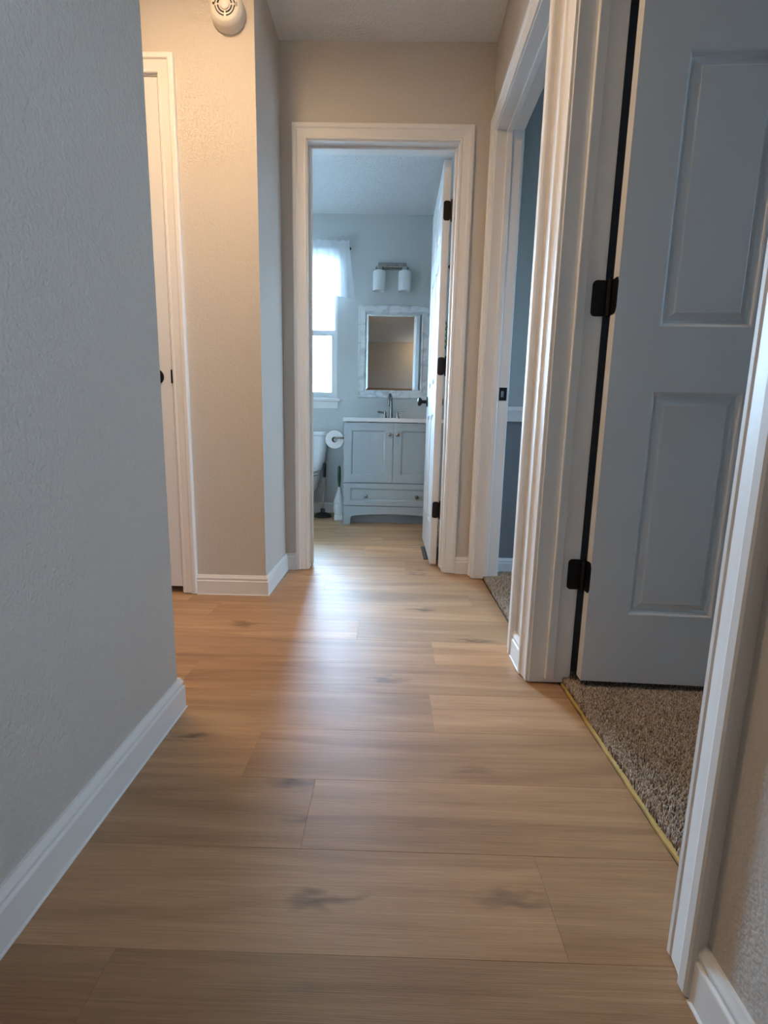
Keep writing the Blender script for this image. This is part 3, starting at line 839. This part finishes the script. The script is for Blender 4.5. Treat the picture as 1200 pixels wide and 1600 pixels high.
for s in (-1, 1):
    hx = FX + s * .052
    hb = MB().lathe([(.0001, .008), (.020, .008), (.018, .020), (.012, .035), (.014, .048), (.012, .060), (.0001, .063)], (hx, FY, FZ), 'Z', 20).build('handle_base', NICKEL, fa, True)
    MB().tube([(hx, FY, FZ + .052), (hx + s * .03, FY - .006, FZ + .056), (hx + s * .055, FY - .010, FZ + .058), (hx + s * .062, FY - .011, FZ + .058)], [.006, .007, .009, .004], 12).build('lever', NICKEL, hb, True)

# ------------------------------------------------------------------ mirror
MX0, MX1, MZ0, MZ1, MT = -.298, .288, 1.000, 1.742, .062
mi = tag(empty('wall_mirror', ((MX0 + MX1) / 2, BY1, MZ0)), 'rectangular mirror in a whitewashed distressed wooden frame above the vanity', 'mirror')
yf = BY1 - .030
FR = [(0, 0), (0, .020), (.004, .026), (.010, .026), (.012, .022), (.046, .024), (.050, .030), (.056, .030), (.062, .020), (.062, 0)]   # (inward, towards viewer)
def frame_piece(c0, c1, d0, d1):
    return MB().rings([[(c0[0] + d0[0] * u, BY1 - v, c0[1] + d0[1] * u) for u, v in FR], [(c1[0] + d1[0] * u, BY1 - v, c1[1] + d1[1] * u) for u, v in FR]])
corn = [((MX0, MZ0), (1, 1)), ((MX1, MZ0), (-1, 1)), ((MX1, MZ1), (-1, -1)), ((MX0, MZ1), (1, -1))]
for i in range(4):
    a, b = corn[i], corn[(i + 1) % 4]
    frame_piece(a[0], b[0], a[1], b[1]).build('frame_board', WASH, mi)
m = MB(); i0, i1, j0, j1 = MX0 + MT, MX1 - MT, MZ0 + MT, MZ1 - MT
yg = BY1 - .014; bv = .018
m.rings([[(i0, yg + .003, j0), (i1, yg + .003, j0), (i1, yg + .003, j1), (i0, yg + .003, j1)], [(i0 + bv, yg, j0 + bv), (i1 - bv, yg, j0 + bv), (i1 - bv, yg, j1 - bv), (i0 + bv, yg, j1 - bv)]], True, True, True)
m.build('mirror_glass', MIRROR, mi)

# ------------------------------------------------------------------ vanity light
VLX, VLZ = -.030, 2.005
vl = tag(empty('vanity_light', (VLX, BY1, VLZ)), 'two-shade nickel vanity light with frosted glass above the mirror', 'wall lamp')
m = MB(); m.box(VLX - .115, VLX + .115, BY1 - .016, BY1 - .0005, VLZ + .012, VLZ + .066, .004); m.build('backplate', NICKEL, vl)
MB().box(VLX - .095, VLX + .095, BY1 - .030, BY1 - .016, VLZ + .022, VLZ + .056, .004).build('backplate_step', NICKEL, vl)
MB().tube([(VLX - .105, BY1 - .085, VLZ + .012), (VLX + .105, BY1 - .085, VLZ + .012)], .009, 12).build('cross_bar', NICKEL, vl, True)
for s in (-1, 1):
    MB().tube([(VLX + s * .04, BY1 - .028, VLZ + .035), (VLX + s * .04, BY1 - .06, VLZ + .03), (VLX + s * .04, BY1 - .085, VLZ + .014)], .007, 10).build('arm', NICKEL, vl, True)
    sx = VLX + s * .102
    MB().lathe([(.0001, .020), (.012, .020), (.030, .008), (.033, -.008), (.033, -.022), (.0001, -.022)], (sx, BY1 - .085, VLZ), 'Z', 24).build('socket_cup', NICKEL, vl, True)
    MB().lathe([(.034, -.016), (.049, -.026), (.051, -.045), (.051, -.160), (.049, -.172), (.046, -.172), (.048, -.160), (.048, -.045), (.034, -.022)], (sx, BY1 - .085, VLZ), 'Z', 32, False, False).build('glass_shade', FROST, vl, True)

# ------------------------------------------------------------------ curtain rod and valance
RY, RZ = BY1 - .075, 2.150
cr = tag(empty('curtain_rod', (-.85, RY, RZ)), 'thin dark curtain rod over the bathroom window', 'curtain rod')
MB().tube([(-1.36, RY, RZ), (-.385, RY, RZ)], .0065, 12).build('rod', BLACK, cr, True)
for x, s in ((-1.36, -1), (-.385, 1)):
    MB().lathe([(.0001, s * -.004), (.009, 0), (.014, s * .010), (.010, s * .020), (.0001, s * .026)], (x, RY, RZ), 'X', 16).build('finial', BLACK, cr, True)
    MB().tube([(x - s * .03, RY, RZ), (x - s * .03, RY + .04, RZ - .004), (x - s * .03, BY1 - .0005, RZ - .004)], .005, 8).build('bracket', BLACK, cr, True)
def valance():
    m = MB(); nx, nz = 150, 20
    x0, x1 = -1.34, -.375
    rows = []
    for j in range(nz + 1):
        t = j / nz
        row = []
        for i in range(nx + 1):
            s = i / nx
            xx = x0 + (x1 - x0) * s
            flare = (t ** 1.2) * .055
            X = xx + (s - .5) * 2 * flare * (abs(s - .5) * 2) ** 3
            head = .055
            z = RZ + head - t * (head + .395)
            # swagged hem: long tails on both sides, shorter middle
            tail = abs(s - .5) * 2
            z += t * (.055 * (1 - tail ** 4))
            amp = .006 + .020 * t
            if t < .16: amp = .012
            gather = math.exp(-((t - .145) / .03) ** 2)
            fold = math.sin(s * 60 + 1.5 * math.sin(s * 17)) * .6 + .4 * math.sin(s * 128 + 2 * t)
            Y = RY - .012 - amp * (1 - .7 * gather) * (fold * .8 + .3) - .01 * t
            row.append((X, Y, z + (.004 * math.sin(s * 95) if j == 0 else 0)))
        rows.append(row)
    m.rings(rows, False, False, False)
    return m
tag(valance().build('window_valance', CLOTH, smooth=True, origin=(-.86, RY, RZ)), 'sheer white gathered valance hanging over the bathroom window', 'curtain')

# ------------------------------------------------------------------ toilet
TX = -.764
to = tag(empty('toilet', (TX, 3.95, 0)), 'white porcelain toilet left of the vanity', 'toilet')
def rrect(cx, cy, hx, hy, r, z, n=6):
    out = []
    for sx, sy, a in ((1, 1, 0), (-1, 1, 90), (-1, -1, 180), (1, -1, 270)):
        for q in range(n):
            t = math.radians(a + 90 * q / (n - 1)); out.append((cx + sx * (hx - r) + r * math.cos(t), cy + sy * (hy - r) + r * math.sin(t), z))
    return out
ty = 4.145
MB().rings([rrect(TX, ty, .17, .078, .05, .385), rrect(TX, ty, .195, .086, .05, .44), rrect(TX, ty - .002, .212, .092, .05, .56), rrect(TX, ty - .003, .220, .095, .05, .672)]).build('tank', PORC, to, True)
MB().rings([rrect(TX, ty - .004, .226, .100, .05, .674), rrect(TX, ty - .004, .232, .104, .052, .680), rrect(TX, ty - .004, .232, .104, .052, .698), rrect(TX, ty - .004, .224, .097, .05, .707)]).build('tank_lid', PORC, to, True)
def oval(cx, cy, a, b0, b1, z, n=36):
    return [(cx + a * math.cos(2 * math.pi * i / n), cy + (b1 if math.sin(2 * math.pi * i / n) > 0 else b0) * math.sin(2 * math.pi * i / n), z) for i in range(n)]
cy = 3.83
MB().rings([oval(TX, cy + .05, .105, .20, .19, 0), oval(TX, cy + .05, .10, .19, .19, .06), oval(TX, cy + .05, .10, .17, .20, .14), oval(TX, cy + .03, .125, .19, .23, .21), oval(TX, cy, .165, .25, .24, .28),
            oval(TX, cy, .182, .29, .23, .335), oval(TX, cy, .186, .30, .23, .372)]).build('bowl', PORC, to, True)
MB().rings([rrect(TX, 4.10, .13, .12, .05, .22), rrect(TX, 4.10, .16, .13, .05, .36), rrect(TX, 4.10, .165, .13, .05, .384)]).build('tank_shelf', PORC, to, True)
MB().rings([oval(TX, cy, .180, .295, .215, .374), oval(TX, cy, .190, .305, .22, .378), oval(TX, cy, .190, .305, .22, .388), oval(TX, cy, .184, .298, .216, .393)]).build('seat', PORC, to, True)
MB().rings([oval(TX, cy, .178, .292, .214, .395), oval(TX, cy, .186, .300, .218, .399), oval(TX, cy, .185, .298, .217, .409), oval(TX, cy, .160, .270, .20, .417)]).build('lid', PORC, to, True)
MB().tube([(TX - .15, ty - .098, .62), (TX - .15, ty - .112, .62), (TX - .115, ty - .116, .615), (TX - .09, ty - .116, .612)], [.010, .008, .006, .007], 10).build('flush_lever', NICKEL, to, True)

# ------------------------------------------------------------------ toilet paper and holder
PR = (-.452, 3.860, .6515)
ph = tag(empty('paper_holder', (VX0 - .0005, 3.835, .662)), 'nickel toilet paper holder on the side of the vanity', 'paper holder')
MB().lathe([(.0001, 0), (.020, 0), (.020, -.004), (.012, -.009), (.0001, -.009)], (VX0 + .0006, 3.835, .664), 'X', 20).build('rosette', NICKEL, ph, True)
MB().tube([(VX0 - .008, 3.835, .664), (VX0 - .05, 3.832, .664), (PR[0] + .012, 3.830, .664), (PR[0], 3.838, .662), (PR[0], 3.86, .662), (PR[0], 3.965, .662)], .0075, 12).build('arm', NICKEL, ph, True)
rollp = [(.0225, 0), (.071, 0), (.073, .003), (.073, .102), (.071, .105), (.0225, .105)]
tp = tag(empty('toilet_paper_roll', (PR[0], PR[1], PR[2] - .014)), 'white toilet paper roll hanging beside the vanity', 'toilet paper')
MB().lathe(rollp + [rollp[0]], (PR[0], PR[1], PR[2] - .0020), 'Y', 40, False, False).build('paper', PAPER, tp, True)
MB().lathe([(.0225, .001), (.0222, .104), (.021, .104), (.021, .001), (.0225, .001)], (PR[0], PR[1], PR[2] - .0020), 'Y', 32, False, False).build('core', CARD, tp, True)

# ------------------------------------------------------------------ toilet brush and plunger
TB = (-.418, 3.900)
tb = tag(empty('toilet_brush', (*TB, 0)), 'toilet brush in a ribbed milky holder with dark green handle', 'toilet brush')
MB().box(TB[0] - .036, TB[0] + .036, TB[1] - .036, TB[1] + .036, .0005, .052, .006).build('holder_base', PORC, tb)
prof = [(.0001, .052), (.040, .052), (.047, .075), (.048, .105), (.044, .140)]
r, z = .044, .140
for i in range(6):
    prof += [(r + .0025, z + .004), (r - .001, z + .011)]; z += .015; r -= .0045
prof += [(.013, .250), (.010, .272), (.0001, .272)]
MB().lathe(prof, (*TB, 0), 'Z', 28).build('ribbed_holder', CLEARP, tb, True)
MB().lathe([(.0001, .27), (.009, .27), (.010, .30), (.011, .31), (.0125, .33), (.0125, .415), (.010, .435), (.0001, .442)], (*TB, 0), 'Z', 18).build('handle', GREEN, tb, True)
PG = (-.568, 4.03)
pg = tag(empty('plunger', (*PG, 0)), 'black rubber toilet plunger between toilet and brush', 'plunger')
MB().lathe([(.058, .0005), (.072, .001), (.074, .008), (.066, .022), (.040, .032), (.021, .040), (.018, .072), (.0001, .074)], (*PG, 0), 'Z', 30, False).build('rubber_cup', RUBBER, pg, True)
MB().tube([(PG[0], PG[1], .07), (PG[0] + .008, PG[1] + .02, .34)], .0095, 12).build('stick', WOODST, pg, True)
MB().tube([(PG[0] + .008, PG[1] + .02, .33), (PG[0] + .0085, PG[1] + .021, .34), (PG[0] + .0105, PG[1] + .027, .44), (PG[0] + .011, PG[1] + .028, .452)], [.011, .0135, .0135, .008], 12).build('grip', RUBBER, pg, True)

# ------------------------------------------------------------------ floor vent beside the bathroom door
fv = tag(empty('floor_vent', (.255, 2.89, 0)), 'dark metal floor vent beside the open bathroom door', 'floor vent')
m = MB(); x0, x1, y0, y1 = .198, .318, 2.735, 3.04
m.box(x0, x0 + .016, y0, y1, .0003, .005); m.box(x1 - .016, x1, y0, y1, .0003, .005); m.box(x0 + .016, x1 - .016, y0, y0 + .016, .0003, .005); m.box(x0 + .016, x1 - .016, y1 - .016, y1, .0003, .005)
m.build('vent_frame', VENTM, fv, bevel=.001)
MB().box(x0 + .016, x1 - .016, y0 + .016, y1 - .016, .0003, .0008).build('vent_throat', SLOT, fv)
for i in range(14):
    yv = y0 + .027 + i * .0192
    MB().box(x0 + .016, x1 - .016, yv, yv + .008, .001, .004).build('slat', VENTM, fv)

# ------------------------------------------------------------------ things glimpsed past the bathroom door
wh = tag(empty('wall_hook', (.435, BY1, 2.02)), 'small curved black wall hook seen past the bathroom door hinges', 'hook')
MB().lathe([(.0001, 0), (.012, 0), (.012, -.005), (.0001, -.005)], (.435, BY1, 2.05), 'Y', 16).build('hook_plate', BLACK, wh, True)
MB().tube([(.435, BY1 - .004, 2.05), (.435, BY1 - .03, 2.045), (.437, BY1 - .05, 2.06), (.442, BY1 - .055, 2.09)], .005, 8).build('hook_arm', BLACK, wh, True)
MB().tube([(.435, BY1 - .004, 2.05), (.436, BY1 - .03, 2.03), (.438, BY1 - .045, 2.01), (.446, BY1 - .048, 1.99)], .005, 8).build('hook_arm', BLACK, wh, True)
gs = tag(empty('leaf_sprig', (.43, BY1, 1.40)), 'sprig of green leaves hung on the wall past the bathroom door', 'foliage')
MB().tube([(.430, BY1 - .006, 1.40), (.434, BY1 - .012, 1.50), (.428, BY1 - .010, 1.62)], .0025, 6).build('stem', LEAF, gs, True)
for i in range(9):
    z = 1.41 + i * .024; s = 1 if i % 2 else -1
    c = Vector((.431, BY1 - .011, z)); tip = c + Vector((s * .040, -.012, .026)); mdl = (c + tip) / 2
    side = Vector((-.010 * s, -.006, .014))
    MB().rings([[c, mdl + side, tip, mdl - side], [c + Vector((0, -.0015, 0)), mdl + side + Vector((0, -.003, 0)), tip + Vector((0, -.001, 0)), mdl - side + Vector((0, -.003, 0))]]).build('leaf', LEAF, gs)

# ------------------------------------------------------------------ ceiling lamp in the side passage (lit), ceiling vents
def ceiling_lamp(LP, glass, label):
    cl = tag(empty('ceiling_lamp', (*LP, H)), label, 'ceiling lamp')
    MB().lathe([(.0001, -.0005), (.150, -.0005), (.155, -.012), (.150, -.028), (.0001, -.028)], (*LP, H), 'Z', 40).build('lamp_base', NICKEL, cl, True)
    MB().lathe([(.140, -.028), (.138, -.045), (.120, -.075), (.085, -.098), (.040, -.110), (.0001, -.112)], (*LP, H), 'Z', 40, True, True).build('glass_dome', glass, cl, True)
dl = tag(empty('recessed_downlight', (-.70, 1.28, H)), 'lit round recessed downlight in the side passage ceiling', 'ceiling lamp')
MB().lathe([(.078, -.0005), (.100, -.0005), (.100, -.004), (.096, -.007), (.080, -.009), (.078, -.0005)], (-.70, 1.28, H), 'Z', 40, False, False).build('trim_ring', TRIM, dl, True)
MB().lathe([(.0001, -.001), (.079, -.001), (.079, -.005), (.0001, -.005)], (-.70, 1.28, H), 'Z', 40).build('diffuser', LAMPG, dl)
ceiling_lamp((.62, -1.25), LAMPG2, 'lit round flush-mount dome lamp behind the camera')
def ceil_vent(x, y, label):
    r = tag(empty('ceiling_vent', (x, y, H)), label, 'ceiling vent')
    m = MB(); a, b = .14, .07
    m.box(x - a, x - a + .018, y - b, y + b, H - .006, H - .0005); m.box(x + a - .018, x + a, y - b, y + b, H - .006, H - .0005)
    m.box(x - a + .018, x + a - .018, y - b, y - b + .018, H - .006, H - .0005); m.box(x - a + .018, x + a - .018, y + b - .018, y + b, H - .006, H - .0005)
    m.build('vent_frame', TRIM, r)
    MB().box(x - a + .018, x + a - .018, y - b + .018, y + b - .018, H - .002, H - .0006).build('vent_throat', SLOT, r)
    for i in range(6):
        yy = y - b + .024 + i * .0165
        MB().box(x - a + .018, x + a - .018, yy, yy + .007, H - .005, H - .002).build('slat', TRIM, r)
ceil_vent(-.27, .36, 'white louvred ceiling vent in the hall reflected in the bathroom mirror')
